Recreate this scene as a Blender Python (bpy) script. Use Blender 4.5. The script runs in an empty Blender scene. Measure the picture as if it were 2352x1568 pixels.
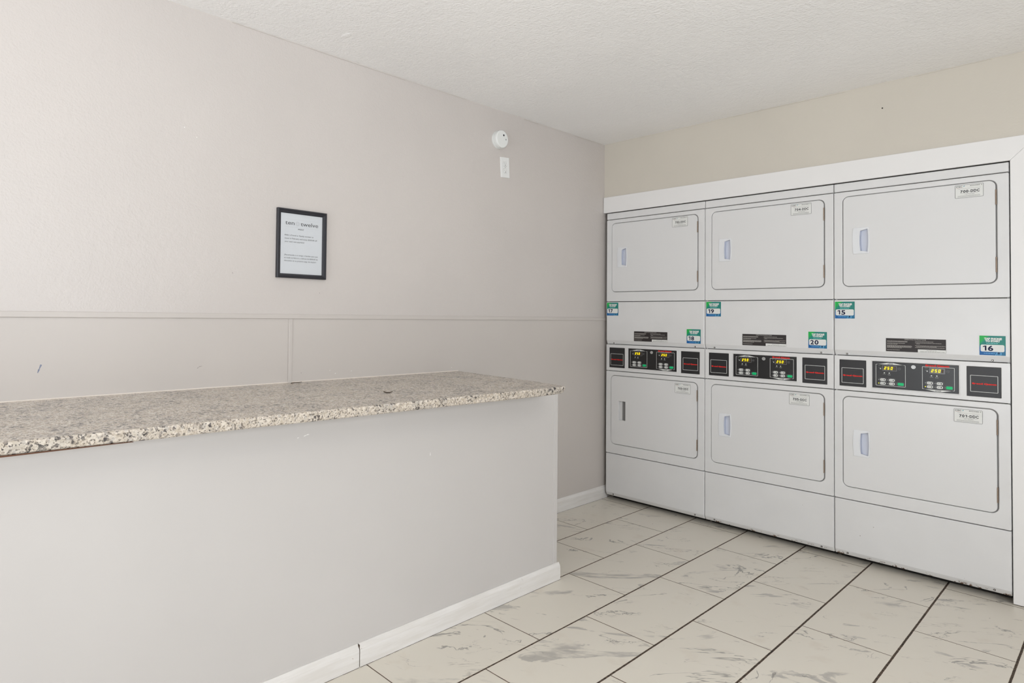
import bpy, bmesh, math, random
from math import sin, cos, pi
from mathutils import Vector, Matrix
from mathutils.geometry import tessellate_polygon
SC = bpy.context.scene
COL = SC.collection

# ------------------------------------------------------------------ camera
W_PX = 2352.0
cd = bpy.data.cameras.new('camera'); cam = bpy.data.objects.new('camera', cd); COL.objects.link(cam)
yaw, pitch, roll = 0.8541, 0.0207, 0.0115
fw = Vector((-sin(yaw) * cos(pitch), cos(yaw) * cos(pitch), sin(pitch)))
rt = Vector((cos(yaw), sin(yaw), 0)); up = rt.cross(fw)
r2 = rt * cos(roll) + up * sin(roll); u2 = -rt * sin(roll) + up * cos(roll)
M = Matrix((r2, u2, -fw)).transposed().to_4x4(); M.translation = (2.4462, -3.8347, 1.2514)
cam.matrix_world = M
cd.sensor_width = 36; cd.sensor_fit = 'HORIZONTAL'; cd.lens = 1442.82 * 36 / W_PX
cd.shift_x = (1176 - 968.13) / W_PX; cd.shift_y = (693.93 - 784) / W_PX
cd.clip_start = 0.05
SC.camera = cam

# ------------------------------------------------------------------ colour management, world, daylight
vs = SC.view_settings
SC.display_settings.display_device = 'sRGB'
vs.view_transform = 'Standard'; vs.look = 'None'; vs.gamma = 1; vs.use_curve_mapping = False
vs.exposure = 0.19
wd = bpy.data.worlds.new('World'); SC.world = wd; wd.use_nodes = True
wd.node_tree.nodes['Background'].inputs[0].default_value = (0.93, 0.97, 1.0, 1)
wd.node_tree.nodes['Background'].inputs[1].default_value = 0.6

def area(name, loc, size, size_y, power, aim, col=(1, 1, 1)):
    l = bpy.data.lights.new(name, 'AREA'); l.shape = 'RECTANGLE'; l.size = size; l.size_y = size_y
    l.energy = power; l.color = col
    o = bpy.data.objects.new(name, l); COL.objects.link(o); o.location = loc
    o.rotation_euler = (Vector(aim) - Vector(loc)).to_track_quat('-Z', 'Y').to_euler()
    return o
# daylight through the glazed shop front in the rear wall and the window in the right wall, plus added ceiling fill
LP = dict(rear=4, ground=225, right=68, rightup=38, lampA=2.0, lampB=0.3)
area('daylight_rear_window', (1.9, -6.36, 1.35), 2.6, 1.9, LP['rear'], (1.9, 0, 1.35), (0.885, 0.94, 1.0))
area('daylight_off_sunlit_ground', (1.9, -7.3, 0.25), 4.0, 1.4, LP['ground'], (1.9, -3.6, 2.4), (0.90, 0.95, 1.0))  # unseen upward light added to brighten the ceiling
area('daylight_right_window', (4.46, -3.1, 1.5), 1.6, 1.2, LP['right'], (0, -2.9, 1.3), (0.885, 0.94, 1.0))

area('daylight_off_ground_right', (5.3, -3.2, 0.2), 1.6, 2.4, LP['rightup'], (2.6, -3.0, 2.46), (0.90, 0.95, 1.0))  # second added uplight, lifts the ceiling from the right side

# ------------------------------------------------------------------ materials
def srgb(c):
    return tuple(((x / 255) / 12.92 if x / 255 <= .04045 else ((x / 255 + .055) / 1.055) ** 2.4) for x in c) + (1,)
class NT:
    def __init__(s, name):
        s.m = bpy.data.materials.new(name); s.m.use_nodes = True; s.t = s.m.node_tree; s.t.nodes.clear()
        s.out = s.n('ShaderNodeOutputMaterial')
    def n(s, typ, **kw):
        x = s.t.nodes.new(typ)
        for k, v in kw.items(): setattr(x, k, v)
        return x
    def set(s, node, key, v):
        if v is None: return
        if hasattr(v, 'is_output'): s.t.links.new(v, node.inputs[key])
        else: node.inputs[key].default_value = v
    def math(s, op, a, b=None, c=None, clamp=False):
        x = s.n('ShaderNodeMath', operation=op, use_clamp=clamp)
        for i, v in enumerate((a, b, c)): s.set(x, i, v)
        return x.outputs[0]
    def mix(s, f, a, b):
        x = s.n('ShaderNodeMix', data_type='RGBA'); s.set(x, 0, f); s.set(x, 6, a); s.set(x, 7, b); return x.outputs[2]
    def noise(s, vec, scale, detail=3, rough=.5, dist=0.0):
        x = s.n('ShaderNodeTexNoise'); s.set(x, 'Vector', vec); s.set(x, 'Scale', scale); s.set(x, 'Detail', detail)
        s.set(x, 'Roughness', rough); s.set(x, 'Distortion', dist); return x.outputs['Fac']
    def voro(s, vec, scale, out='Distance'):
        x = s.n('ShaderNodeTexVoronoi'); s.set(x, 'Vector', vec); s.set(x, 'Scale', scale); return x.outputs[out]
    def ramp(s, f, lo, hi):           # smooth 0..1 between lo and hi
        x = s.n('ShaderNodeMapRange', interpolation_type='SMOOTHSTEP'); s.set(x, 0, f); s.set(x, 1, lo); s.set(x, 2, hi); return x.outputs[0]
    def pos(s):
        return s.n('ShaderNodeNewGeometry').outputs['Position']
    def obj(s):
        return s.n('ShaderNodeTexCoord').outputs['Object']
    def bump(s, h, strength, dist, nrm=None):
        x = s.n('ShaderNodeBump'); s.set(x, 'Height', h); s.set(x, 'Strength', strength); s.set(x, 'Distance', dist)
        if nrm is not None: s.set(x, 'Normal', nrm)
        return x.outputs[0]
    def done(s, col, rough=.5, spec=.5, metal=0.0, nrm=None, emit=None, es=0.0):
        b = s.n('ShaderNodeBsdfPrincipled'); s.set(b, 'Base Color', col); s.set(b, 'Roughness', rough)
        s.set(b, 'Specular IOR Level', spec); s.set(b, 'Metallic', metal)
        if nrm is not None: s.set(b, 'Normal', nrm)
        if emit is not None: s.set(b, 'Emission Color', emit); s.set(b, 'Emission Strength', es)
        s.t.links.new(b.outputs[0], s.out.inputs[0]); return s.m
MATS = {}
def plain(name, c, rough=.5, spec=.5, metal=0.0, emit=None, es=0.0):
    if name not in MATS:
        MATS[name] = NT(name).done(srgb(c), rough, spec, metal, None, srgb(emit) if emit else None, es)
    return MATS[name]

def wall_paint(name, c, rough=.42, lump=.35, dist=.0012, scale=120):
    t = NT(name); P = t.pos()
    n1 = t.noise(P, scale, 3, .55); n2 = t.noise(P, scale * .35, 2, .5); n3 = t.noise(P, 1.3, 3, .5)
    h = t.math('ADD', n1, t.math('MULTIPLY', n2, .8))
    base = srgb(c); c2 = tuple(x * .965 for x in base[:3]) + (1,)
    col = t.mix(t.ramp(n3, .35, .65), base, c2)
    return t.done(col, rough, .4, 0, t.bump(h, lump, dist))
M_WALL = wall_paint('greige_wall_paint', (206, 199, 194), .38, .6, .0018, 130)
M_PANEL = wall_paint('greige_panel_paint', (202, 195, 189), .45, .12, .0005, 60)
M_BACK = wall_paint('tan_wall_paint', (210, 203, 191), .5, .35, .0014, 110)
M_HALF = wall_paint('counter_wall_paint', (200, 196, 193), .42, .10, .0005, 40)
M_CEIL = wall_paint('ceiling_paint', (250, 248, 246), .6, 1.0, .0034, 80)

def trim_mat():
    t = NT('white_gloss_trim'); P = t.pos()
    mp = t.n('ShaderNodeMapping'); t.set(mp, 'Vector', P); mp.inputs['Scale'].default_value = (30, 5, 60)
    n = t.noise(mp.outputs[0], 1, 4, .6); n2 = t.noise(P, 25, 5, .7)
    chip = t.math('MULTIPLY', t.ramp(n2, .66, .70), t.ramp(t.noise(P, 4, 2), .5, .56))
    col = t.mix(t.ramp(n, .3, .7), srgb((228, 225, 222)), srgb((219, 215, 210)))
    col = t.mix(chip, col, srgb((170, 158, 140)))
    return t.done(col, .35, .5, 0, t.bump(n, .15, .0006))
M_TRIM = trim_mat()
M_CAULK = plain('cream_caulk', (228, 218, 208), .5, .4)
M_SURR = plain('white_surround_paint', (234, 232, 230), .35, .45)

def enamel():
    t = NT('white_enamel'); P = t.pos(); n = t.noise(P, 6, 3); n2 = t.noise(P, 45, 2)
    s = t.n('ShaderNodeSeparateXYZ'); t.set(s, 0, P)
    # scuffs and rust chips close to the toe of the kick panels
    low = t.ramp(s.outputs[2], .050, .034)
    ch = t.math('MULTIPLY', low, t.math('MULTIPLY', t.ramp(t.noise(P, 34, 5, .7), .555, .585), t.ramp(s.outputs[0], .65, .75)))
    spots = t.math('MULTIPLY', t.ramp(s.outputs[2], .32, .30), t.ramp(t.voro(P, 13), .035, .022))
    col = t.mix(t.ramp(n, .3, .7), srgb((223, 222, 221)), srgb((220, 219, 218)))
    col = t.mix(t.math('MULTIPLY', low, .25), col, srgb((196, 190, 178)))
    col = t.mix(ch, col, srgb((96, 66, 42)))
    col = t.mix(t.math('MULTIPLY', spots, .6), col, srgb((110, 84, 62)))
    return t.done(col, .28, .5, 0, t.bump(n2, .04, .0004))
M_ENAM = enamel()
M_DOORW = plain('white_door_enamel', (222, 221, 220), .26, .5)
M_HAND = plain('white_handle_plastic', (226, 227, 229), .32, .5)
M_RECESS = plain('bluish_handle_recess', (212, 216, 228), .4, .4)
M_GAP = plain('dark_gap_lining', (48, 45, 42), .8, .2)  # near black that paints the shade in gaps and under the cabinets
M_GASK = plain('grey_door_gasket', (130, 128, 127), .6, .3)
M_STEEL = plain('galvanised_steel', (150, 153, 152), .42, .5, .6)
M_HINGE = plain('worn_steel_hinge', (150, 132, 116), .4, .5, .6)
M_SCREW = plain('dark_steel_screw', (92, 86, 80), .45, .5, .6)
M_BLACK = plain('black_panel_film', (28, 27, 28), .3, .5)
M_BLACK2 = plain('black_painted_metal', (32, 31, 33), .38, .5)
M_INKW = plain('white_ink', (225, 226, 222), .5, .3)
M_INKG = plain('grey_ink', (150, 150, 150), .5, .3)
M_RED = plain('red_ink', (228, 44, 38), .5, .3)
M_INK = plain('black_ink', (32, 32, 38), .5, .3)
M_PAPER = plain('sticker_white', (226, 226, 222), .45, .4)
M_TEAL = plain('teal_ink', (0, 132, 150), .5, .3)
M_NAVY = plain('navy_ink', (10, 14, 56), .5, .3)
M_GREENB = plain('green_start_key', (0, 196, 120), .4, .4)
M_LED = plain('yellow_led_digit', (240, 220, 20), .5, .3, 0, (248, 222, 10), 0.9)
M_LEDW = plain('small_white_led', (235, 238, 230), .4, .4, 0, (235, 240, 225), .35)
M_LEDY = plain('small_yellow_led', (220, 220, 40), .4, .4, 0, (230, 225, 20), .6)
M_DISP = plain('display_window', (46, 40, 36), .2, .5)
M_CHROME = plain('satin_lock', (205, 205, 203), .3, .5, .5)

def tap_mat():      # printed sticker: bright green corner, teal, blue foot (object space u = x, v = z)
    t = NT('tap_sticker_print'); s = t.n('ShaderNodeSeparateXYZ')
    uv = t.n('ShaderNodeUVMap'); t.set(s, 0, uv.outputs[0]); u, v = s.outputs[0], s.outputs[1]
    col = t.mix(t.ramp(v, .36, .5), srgb((0, 92, 158)), srgb((14, 128, 118)))
    col = t.mix(t.math('MULTIPLY', t.ramp(u, .2, 1), .35), col, srgb((50, 130, 118)))
    g = t.ramp(t.math('SUBTRACT', v, t.math('MULTIPLY', u, 1.15)), .42, .72)
    col = t.mix(g, col, srgb((20, 172, 74)))
    return t.done(col, .4, .45)
M_TAP = tap_mat()

def granite():
    t = NT('speckled_granite'); P = t.pos()
    wp = t.n('ShaderNodeTexNoise'); t.set(wp, 'Vector', P); t.set(wp, 'Scale', 160.0); t.set(wp, 'Detail', 2.0)
    sc = t.n('ShaderNodeVectorMath', operation='SCALE'); t.set(sc, 0, wp.outputs['Color']); sc.inputs['Scale'].default_value = .006
    ad = t.n('ShaderNodeVectorMath', operation='ADD'); t.set(ad, 0, P); t.set(ad, 1, sc.outputs[0]); D = ad.outputs[0]
    n1 = t.noise(P, 85, 5, .7); n3 = t.noise(P, 11, 3, .55)
    v = t.voro(D, 260, 'Color'); sv = t.n('ShaderNodeSeparateColor'); t.set(sv, 0, v)
    v2 = t.voro(D, 120, 'Color'); sw = t.n('ShaderNodeSeparateColor'); t.set(sw, 0, v2)
    col = t.mix(t.ramp(n1, .38, .62), srgb((186, 174, 158)), srgb((216, 207, 195)))
    col = t.mix(t.math('MULTIPLY', t.ramp(n3, .45, .7), .4), col, srgb((178, 174, 168)))
    col = t.mix(t.math('MULTIPLY', t.ramp(sv.outputs[0], .74, .86), .5), col, srgb((152, 138, 124)))
    col = t.mix(t.math('MULTIPLY', t.ramp(sw.outputs[1], .84, .90), .35), col, srgb((150, 146, 146)))
    col = t.mix(t.math('MULTIPLY', t.ramp(sv.outputs[2], .83, .88), .8), col, srgb((92, 84, 78)))
    col = t.mix(t.math('MULTIPLY', t.math('MULTIPLY', t.ramp(sw.outputs[2], .90, .93), t.ramp(n3, .40, .55)), .85), col, srgb((64, 60, 62)))
    clus = t.math('MULTIPLY', t.ramp(t.noise(P, 52, 4, .7, .6), .585, .60), t.ramp(n3, .46, .58))
    col = t.mix(t.math('MULTIPLY', clus, .95), col, srgb((28, 28, 34)))
    return t.done(col, .24, .5, 0, t.bump(n1, .06, .0006))
M_GRAN = granite()

def floor_mat():
    TX0, TSX, TY0, SY = -0.0195, .3076, -.3282, .6141
    t = NT('marble_look_floor_tiles'); P = t.pos(); s = t.n('ShaderNodeSeparateXYZ'); t.set(s, 0, P)
    wob = t.math('MULTIPLY', t.math('SUBTRACT', t.noise(P, 16, 3), .5), .0014)
    x = t.math('ADD', s.outputs[0], wob); y = t.math('ADD', s.outputs[1], wob)
    a = t.math('DIVIDE', t.math('SUBTRACT', x, TX0), TSX); row = t.math('FLOOR', a); fa = t.math('SUBTRACT', a, row)
    par = t.math('FLOORED_MODULO', t.math('ADD', row, 1), 2)          # odd rows shifted by none, even rows by half
    b = t.math('SUBTRACT', t.math('DIVIDE', t.math('SUBTRACT', y, TY0), SY), t.math('MULTIPLY', par, .5))
    cl = t.math('FLOOR', b); fb = t.math('SUBTRACT', b, cl)
    dx = t.math('MULTIPLY', t.math('MINIMUM', fa, t.math('SUBTRACT', 1, fa)), TSX)
    dy = t.math('MULTIPLY', t.math('MINIMUM', fb, t.math('SUBTRACT', 1, fb)), SY)
    # the long joints are wider and dirtier than the short ones
    wn = t.math('MULTIPLY', t.math('SUBTRACT', t.noise(P, 60, 3), .5), .0022)
    wide = t.math('ADD', t.math('MULTIPLY', t.ramp(s.outputs[0], .45, 1.3), .0013), t.math('ADD', wn, .0019))
    gx = t.math('SUBTRACT', 1, t.ramp(dx, wide, t.math('ADD', wide, .0008)))
    gy = t.math('SUBTRACT', 1, t.ramp(dy, t.math('ADD', t.math('MULTIPLY', wn, .4), .0013), t.math('ADD', t.math('MULTIPLY', wn, .4), .0021)))
    g = t.math('MAXIMUM', gx, gy)
    # per-tile offset for the marble print
    wn2 = t.n('ShaderNodeTexWhiteNoise', noise_dimensions='2D'); cb = t.n('ShaderNodeCombineXYZ'); t.set(cb, 0, row); t.set(cb, 1, cl)
    t.set(wn2, 'Vector', cb.outputs[0])
    off = t.n('ShaderNodeVectorMath', operation='SCALE'); t.set(off, 0, wn2.outputs['Color']); off.inputs['Scale'].default_value = 17
    rot = t.n('ShaderNodeVectorRotate', rotation_type='Z_AXIS'); t.set(rot, 'Vector', P); rot.inputs['Angle'].default_value = -.75
    ad = t.n('ShaderNodeVectorMath', operation='ADD'); t.set(ad, 0, rot.outputs[0]); t.set(ad, 1, off.outputs[0])
    st = t.n('ShaderNodeVectorMath', operation='MULTIPLY'); t.set(st, 0, ad.outputs[0]); st.inputs[1].default_value = (1.0, 2.6, 1)
    Q = st.outputs[0]
    def vein(scale, w, lo, hi, dist):
        r = t.math('ABSOLUTE', t.math('SUBTRACT', t.noise(Q, scale, 5, .58, dist), .5))
        return t.math('MULTIPLY', t.math('SUBTRACT', 1, t.ramp(r, w * .3, w)), t.ramp(t.noise(Q, scale * .9 + 1, 2, .5), lo, hi))
    v1 = vein(1.5, .010, .52, .60, 1.8); v2 = vein(3.2, .010, .55, .63, 1.2)
    pt = t.math('MULTIPLY', t.ramp(t.noise(Q, 1.7, 6, .60, 1.6), .60, .625), t.ramp(t.noise(Q, 7, 4, .6), .36, .60))
    base = t.mix(t.noise(P, 2.2, 3), srgb((219, 212, 199)), srgb((225, 219, 207)))
    base = t.mix(t.math('MULTIPLY', t.ramp(t.noise(P, 7, 3), .6, .75), .22), base, srgb((196, 180, 160)))
    col = t.mix(t.math('MULTIPLY', pt, .68), base, srgb((158, 154, 149)))
    col = t.mix(t.math('MULTIPLY', v1, .7), col, srgb((118, 114, 110)))
    col = t.mix(t.math('MULTIPLY', v2, .4), col, srgb((134, 128, 122)))
    dirt = t.math('MULTIPLY', t.ramp(t.voro(P, 9), .026, .016), t.ramp(t.noise(P, 3, 2), .5, .6))
    col = t.mix(dirt, col, srgb((86, 60, 44)))
    edge = t.math('SUBTRACT', 1, t.ramp(t.math('MINIMUM', dx, t.math('ADD', dy, .0012)), .003, .0055))
    col = t.mix(t.math('MULTIPLY', edge, .45), col, srgb((178, 152, 126)))
    gc = t.mix(t.ramp(t.noise(P, 90, 3), .35, .65), srgb((44, 36, 30)), srgb((92, 76, 62)))
    col = t.mix(g, col, gc)
    hgt = t.math('SUBTRACT', 1, g)
    rough = t.math('ADD', .34, t.math('MULTIPLY', g, .5))
    return t.done(col, rough, .45, 0, t.bump(hgt, .5, .0015))
M_FLOOR = floor_mat()

# ------------------------------------------------------------------ mesh helpers (u right, v up, n outwards)
FACE = (Vector((1, 0, 0)), Vector((0, 0, 1)), Vector((0, -1, 0)))     # things on the dryer wall
LEFT = (Vector((0, 1, 0)), Vector((0, 0, 1)), Vector((1, 0, 0)))      # things on the left wall
WORLD = (Vector((1, 0, 0)), Vector((0, 1, 0)), Vector((0, 0, 1)))     # lying on the floor / counter
class MB:
    def __init__(s, frame=WORLD, org=(0, 0, 0)):
        s.v = []; s.f = []; s.mi = []; s.sm = []; s.mats = []; s.fr = frame; s.o = Vector(org); s.uv = {}
    def m(s, mat):
        if mat not in s.mats: s.mats.append(mat)
        return s.mats.index(mat)
    def p(s, u, v, n):
        s.v.append((u, v, n)); return len(s.v) - 1
    def face(s, idx, mat, smooth=False, uv=None):
        if uv: s.uv[len(s.f)] = uv
        s.f.append(tuple(idx)); s.mi.append(s.m(mat)); s.sm.append(smooth)
    def box(s, u0, u1, v0, v1, n0, n1, mat):
        i = [s.p(u, v, n) for n in (n0, n1) for v in (v0, v1) for u in (u0, u1)]
        for q in ((4, 5, 7, 6), (1, 0, 2, 3), (0, 1, 5, 4), (2, 6, 7, 3), (1, 3, 7, 5), (0, 4, 6, 2)):
            s.face([i[k] for k in q], mat)
    def cap(s, loops, n, mat, flip=False):
        ls = [[Vector((a, b, 0)) for a, b in l] for l in loops]
        idx = [s.p(a, b, n) for l in loops for a, b in l]
        flat = [q for l in ls for q in l]
        for tri in tessellate_polygon(ls):
            a, b, c = (flat[k] for k in tri)
            ccw = (b - a).cross(c - a).z > 0
            t3 = tri if ccw != flip else tri[::-1]
            s.face([idx[k] for k in t3], mat)
    def wallring(s, la, na, lb, nb, mat, smooth=False):       # la at na joined to lb at nb (same count, ccw, la below lb)
        a = [s.p(x, y, na) for x, y in la]; b = [s.p(x, y, nb) for x, y in lb]; k = len(la)
        for i in range(k):
            j = (i + 1) % k; s.face((a[i], a[j], b[j], b[i]), mat, smooth)
    def plate(s, outer, holes, n0, n1, mat, ch=0.0, steps=2, back=True):
        """outer / holes: functions inset -> ccw loop. Rounded outer rim of radius ch."""
        prof = [(0, n0)] + ([(ch * (1 - cos(a)), n1 - ch + ch * sin(a)) for a in [pi / 2 * k / steps for k in range(steps + 1)]] if ch else [(0, n1)])
        for (d0, m0), (d1, m1) in zip(prof, prof[1:]):
            s.wallring(outer(d0), m0, outer(d1), m1, mat)
            for h in holes: s.wallring(h(-d0)[::-1], m0, h(-d1)[::-1], m1, mat)
        s.cap([outer(prof[-1][0])] + [h(-prof[-1][0]) for h in holes], n1, mat)
        if back: s.cap([outer(0)] + [h(0) for h in holes], n0, mat, True)
    def cyl(s, u, v, n0, n1, r, mat, seg=24, r1=None, smooth=True):
        r1 = r if r1 is None else r1
        A = [(u + r * cos(2 * pi * k / seg), v + r * sin(2 * pi * k / seg)) for k in range(seg)]
        B = [(u + r1 * cos(2 * pi * k / seg), v + r1 * sin(2 * pi * k / seg)) for k in range(seg)]
        s.wallring(A, n0, B, n1, mat, smooth); s.cap([B], n1, mat); s.cap([A], n0, mat, True)
    def flat(s, pts, n, mat, uv=None):
        s.face([s.p(a, b, n) for a, b in pts], mat, False, uv)
    def rect(s, u0, u1, v0, v1, n, mat, uv=False):
        s.flat([(u0, v0), (u1, v0), (u1, v1), (u0, v1)], n, mat, [(0, 0), (1, 0), (1, 1), (0, 1)] if uv else None)
    def outline(s, outer, w, n, mat):      # flat printed line
        a = outer(0); b = outer(w); A = [s.p(x, y, n) for x, y in a]; B = [s.p(x, y, n) for x, y in b]; k = len(a)
        for i in range(k):
            j = (i + 1) % k; s.face((A[i], A[j], B[j], B[i]), mat)
    def text(s, body, u, v, h, n, mat, width=None, align='C', bold=0.0, shear=0.0, space=1.0):
        """text whose capitals are h tall, baseline at v; squeezed or stretched to width"""
        cu = bpy.data.curves.new('t', 'FONT'); cu.body = body; cu.size = 1; cu.resolution_u = 3; cu.offset = bold; cu.shear = shear
        cu.space_character = space
        ob = bpy.data.objects.new('t', cu); COL.objects.link(ob)
        dg = bpy.context.evaluated_depsgraph_get(); me = ob.evaluated_get(dg).to_mesh()
        vv = [tuple(q.co) for q in me.vertices]; ff = [tuple(q.vertices) for q in me.polygons]
        if vv:
            x0 = min(q[0] for q in vv); x1 = max(q[0] for q in vv)
            sy = h / .70; sx = sy if width is None else width / (x1 - x0); wd_ = (x1 - x0) * sx
            ox = u - (wd_ / 2 if align == 'C' else 0 if align == 'L' else wd_)
            b = len(s.v)
            for q in vv: s.p(ox + (q[0] - x0) * sx, v + q[1] * sy, n)
            for f in ff:
                a_, b_, c_ = (Vector(vv[k]) for k in f[:3])
                f = f if (b_ - a_).cross(c_ - a_).z >= 0 else f[::-1]
                s.face([b + k for k in f], mat)
        ob.evaluated_get(dg).to_mesh_clear(); bpy.data.objects.remove(ob); bpy.data.curves.remove(cu)
    def digits(s, body, u0, v, h, n, mat, cells, bold=.03):
        """characters one by one; cells = width of each; a 1 gets its flag"""
        x = u0
        for ch, cw in zip(body, cells):
            if ch == '1':
                t = h * .24; xr = x + cw * .80
                s.flat([(xr - t, v), (xr, v), (xr, v + h), (xr - t, v + h)], n, mat)
                s.flat([(xr - t - h * .30, v + h * .70), (xr - t, v + h * .78), (xr - t, v + h), (xr - t - h * .30, v + h * .88)], n, mat)
            elif ch == '-': s.rect(x + cw * .15, x + cw * .85, v + h * .30, v + h * .46, n, mat)
            else: s.text(ch, x + cw / 2, v, h, n, mat, cw * .86, 'C', bold)
            x += cw
    def dashes(s, u0, u1, v, h, n, mat, seed=0, gap=.35):      # a line of print too small to read
        r = random.Random(seed); x = u0
        while x < u1 - .0004:
            w = r.uniform(1.2, 4.5) * h; x2 = min(u1, x + w); s.rect(x, x2, v, v + h, n, mat); x = x2 + gap * h * 1.6
    def build(s, name, parent=None, loc=None, bevel=0.0, seg=2):
        U, V, N = s.fr
        base = Vector(loc) if loc is not None else Vector((0, 0, 0))
        me = bpy.data.meshes.new(name)
        me.from_pydata([tuple(s.o + U * a + V * b + N * c - base) for a, b, c in s.v], [], s.f)
        for m_ in s.mats: me.materials.append(m_)
        for i, q in enumerate(me.polygons): q.material_index = s.mi[i]; q.use_smooth = s.sm[i]
        if s.uv:
            lay = me.uv_layers.new(name='UVMap')
            for fi, uv in s.uv.items():
                for li, c in zip(me.polygons[fi].loop_indices, uv): lay.data[li].uv = c
        me.update()
        o = bpy.data.objects.new(name, me); COL.objects.link(o); o.location = base
        if parent is not None: o.parent = parent
        if bevel:
            bm = bmesh.new(); bm.from_mesh(me); bmesh.ops.remove_doubles(bm, verts=bm.verts, dist=1e-6); bm.to_mesh(me); bm.free()
            b = o.modifiers.new('b', 'BEVEL'); b.width = bevel; b.segments = seg; b.limit_method = 'ANGLE'; b.angle_limit = .6
        return o
def rr(u0, u1, v0, v1, r, seg=6):
    def f(d=0.0):
        R = max(r - d, .0004); a0, a1, b0, b1 = u0 + d, u1 - d, v0 + d, v1 - d; out = []
        for cx, cy, st in ((a1 - R, b0 + R, -pi / 2), (a1 - R, b1 - R, 0), (a0 + R, b1 - R, pi / 2), (a0 + R, b0 + R, pi)):
            for k in range(seg + 1):
                t = st + pi / 2 * k / seg; out.append((cx + R * cos(t), cy + R * sin(t)))
        return out
    return f
def polyf(pts):       # insettable convex polygon (towards its centre, roughly)
    cx = sum(p[0] for p in pts) / len(pts); cy = sum(p[1] for p in pts) / len(pts)
    hx = max(abs(p[0] - cx) for p in pts); hy = max(abs(p[1] - cy) for p in pts)
    return lambda d=0.0: [(cx + (x - cx) * (1 - d / hx), cy + (y - cy) * (1 - d / hy)) for x, y in pts]
def empty(name, loc):
    o = bpy.data.objects.new(name, None); COL.objects.link(o); o.location = loc; o.empty_display_size = .1; return o
def tag(o, label, cat=None, group=None, kind=None):
    if label: o['label'] = label
    if cat: o['category'] = cat
    if group: o['group'] = group
    if kind: o['kind'] = kind
    return o

# ------------------------------------------------------------------ the room
XW, CEIL, XR, YR = -.028, 2.462, 4.30, -6.20
b = MB(); b.box(XW - .1, XR + .1, YR - .1, .86, -.1, 0, M_FLOOR)
tag(b.build('floor'), 'white marble look floor tiles in staggered rows with dark grout', kind='structure')
b = MB(); b.box(XW - .1, XR + .1, YR - .1, .95, CEIL, CEIL + .1, M_CEIL)
cz = b.build('ceiling'); tag(cz, 'white lightly textured ceiling', kind='structure')
b = MB(); rings = [(.032, 0), (.024, .0018), (.012, .003), (.003, .0034)]
for (ra, da), (rb, db) in zip(rings, rings[1:]):
    A = [(.182 + ra * cos(t * pi / 9), -2.314 + .55 * ra * sin(t * pi / 9)) for t in range(18)][::-1]
    B = [(.182 + rb * cos(t * pi / 9), -2.314 + .55 * rb * sin(t * pi / 9)) for t in range(18)][::-1]
    b.wallring(A, CEIL - da, B, CEIL - db, M_CEIL, True)
b.build('paint_blister', cz)

# left wall, upper textured plaster over a smooth lower panel zone, picture-frame battens
RB, RT = 1.2292, 1.2500
b = MB(LEFT, (XW, 0, 0)); b.box(YR, .86, -.0, CEIL, -.1, 0, M_WALL); b.box(YR, .86, 0, RB, 0, .0012, M_PANEL)
wl = b.build('wall_left'); tag(wl, 'greige painted side wall, textured above the rail and smooth below', kind='structure')
b = MB(LEFT, (XW, 0, 0)); b.box(YR, .70, RB, RT, 0, .0065, M_PANEL)
tag(b.build('trim_1', bevel=.0025), 'thin horizontal batten painted to match along the left wall', kind='structure')
for k, yc in enumerate((-2.447, -2.447 - 1.22, -2.447 - 2.44)):
    b = MB(LEFT, (XW, 0, 0)); b.box(yc - .0098, yc + .0098, .0, RB - .001, .0012, .006, M_PANEL)
    if k == 0: tag(b.build('trim_%d' % (k + 2), bevel=.002), 'thin vertical batten on the left wall above the counter', kind='structure')
# small marks on the wall
def mark(name, pts, mat, w, y, z, parent, frame=LEFT, org=(XW, 0, 0), n=.0016):
    q = MB(frame, org)
    for (a0, b0), (a1, b1) in zip(pts, pts[1:]):
        d = Vector((a1 - a0, b1 - b0)); L = d.length; nx, ny = -d.y / L * w / 2, d.x / L * w / 2
        q.flat([(y + a0 - nx, z + b0 - ny), (y + a1 - nx * .4, z + b1 - ny * .4), (y + a1 + nx * .4, z + b1 + ny * .4), (y + a0 + nx, z + b0 + ny)], n, mat)
    return q.build(name, parent)
M_MARKB = plain('blue_pen_mark', (136, 142, 160), .6, .2)
M_SCUF = plain('white_scuff', (236, 234, 230), .6, .2)
M_MARKD = plain('dark_nail_hole', (60, 54, 50), .8, .1)
M_SCUFD = plain('dark_scuff', (140, 132, 124), .6, .2)
tag(mark('pen_mark', [(0, .0), (-.006, -.016), (-.010, -.028)], M_MARKB, .006, -3.40, 1.068, wl), 'small blue grey pen stroke')
mark('scuff_mark', [(0, 0), (.008, .006), (.02, .009)], M_SCUFD, .002, -2.86, 1.030, wl)
for yy, zz, ww in ((-2.21, .975, .004), (-2.12, .982, .003), (-1.46, .968, .003), (-2.24, .99, .002)):
    mark('paint_chip', [(0, 0), (.005, .003)], M_SCUF, ww, yy, zz, wl)
for yy, zz in ((-2.39, .99), (-2.30, 1.35), (-2.72, 1.42), (-1.02, 1.76), (-.35, .82), (-.16, .48)):
    mark('scuff_mark', [(0, 0), (.002, -.005)], M_SCUFD, .0022, yy, zz, wl)
for yy, zz in ((-2.93, 1.98), (-2.88, 1.95)):
    mark('paint_chip', [(0, 0), (.003, .002)], M_SCUF, .005, yy, zz, wl, n=.0004)
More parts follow.
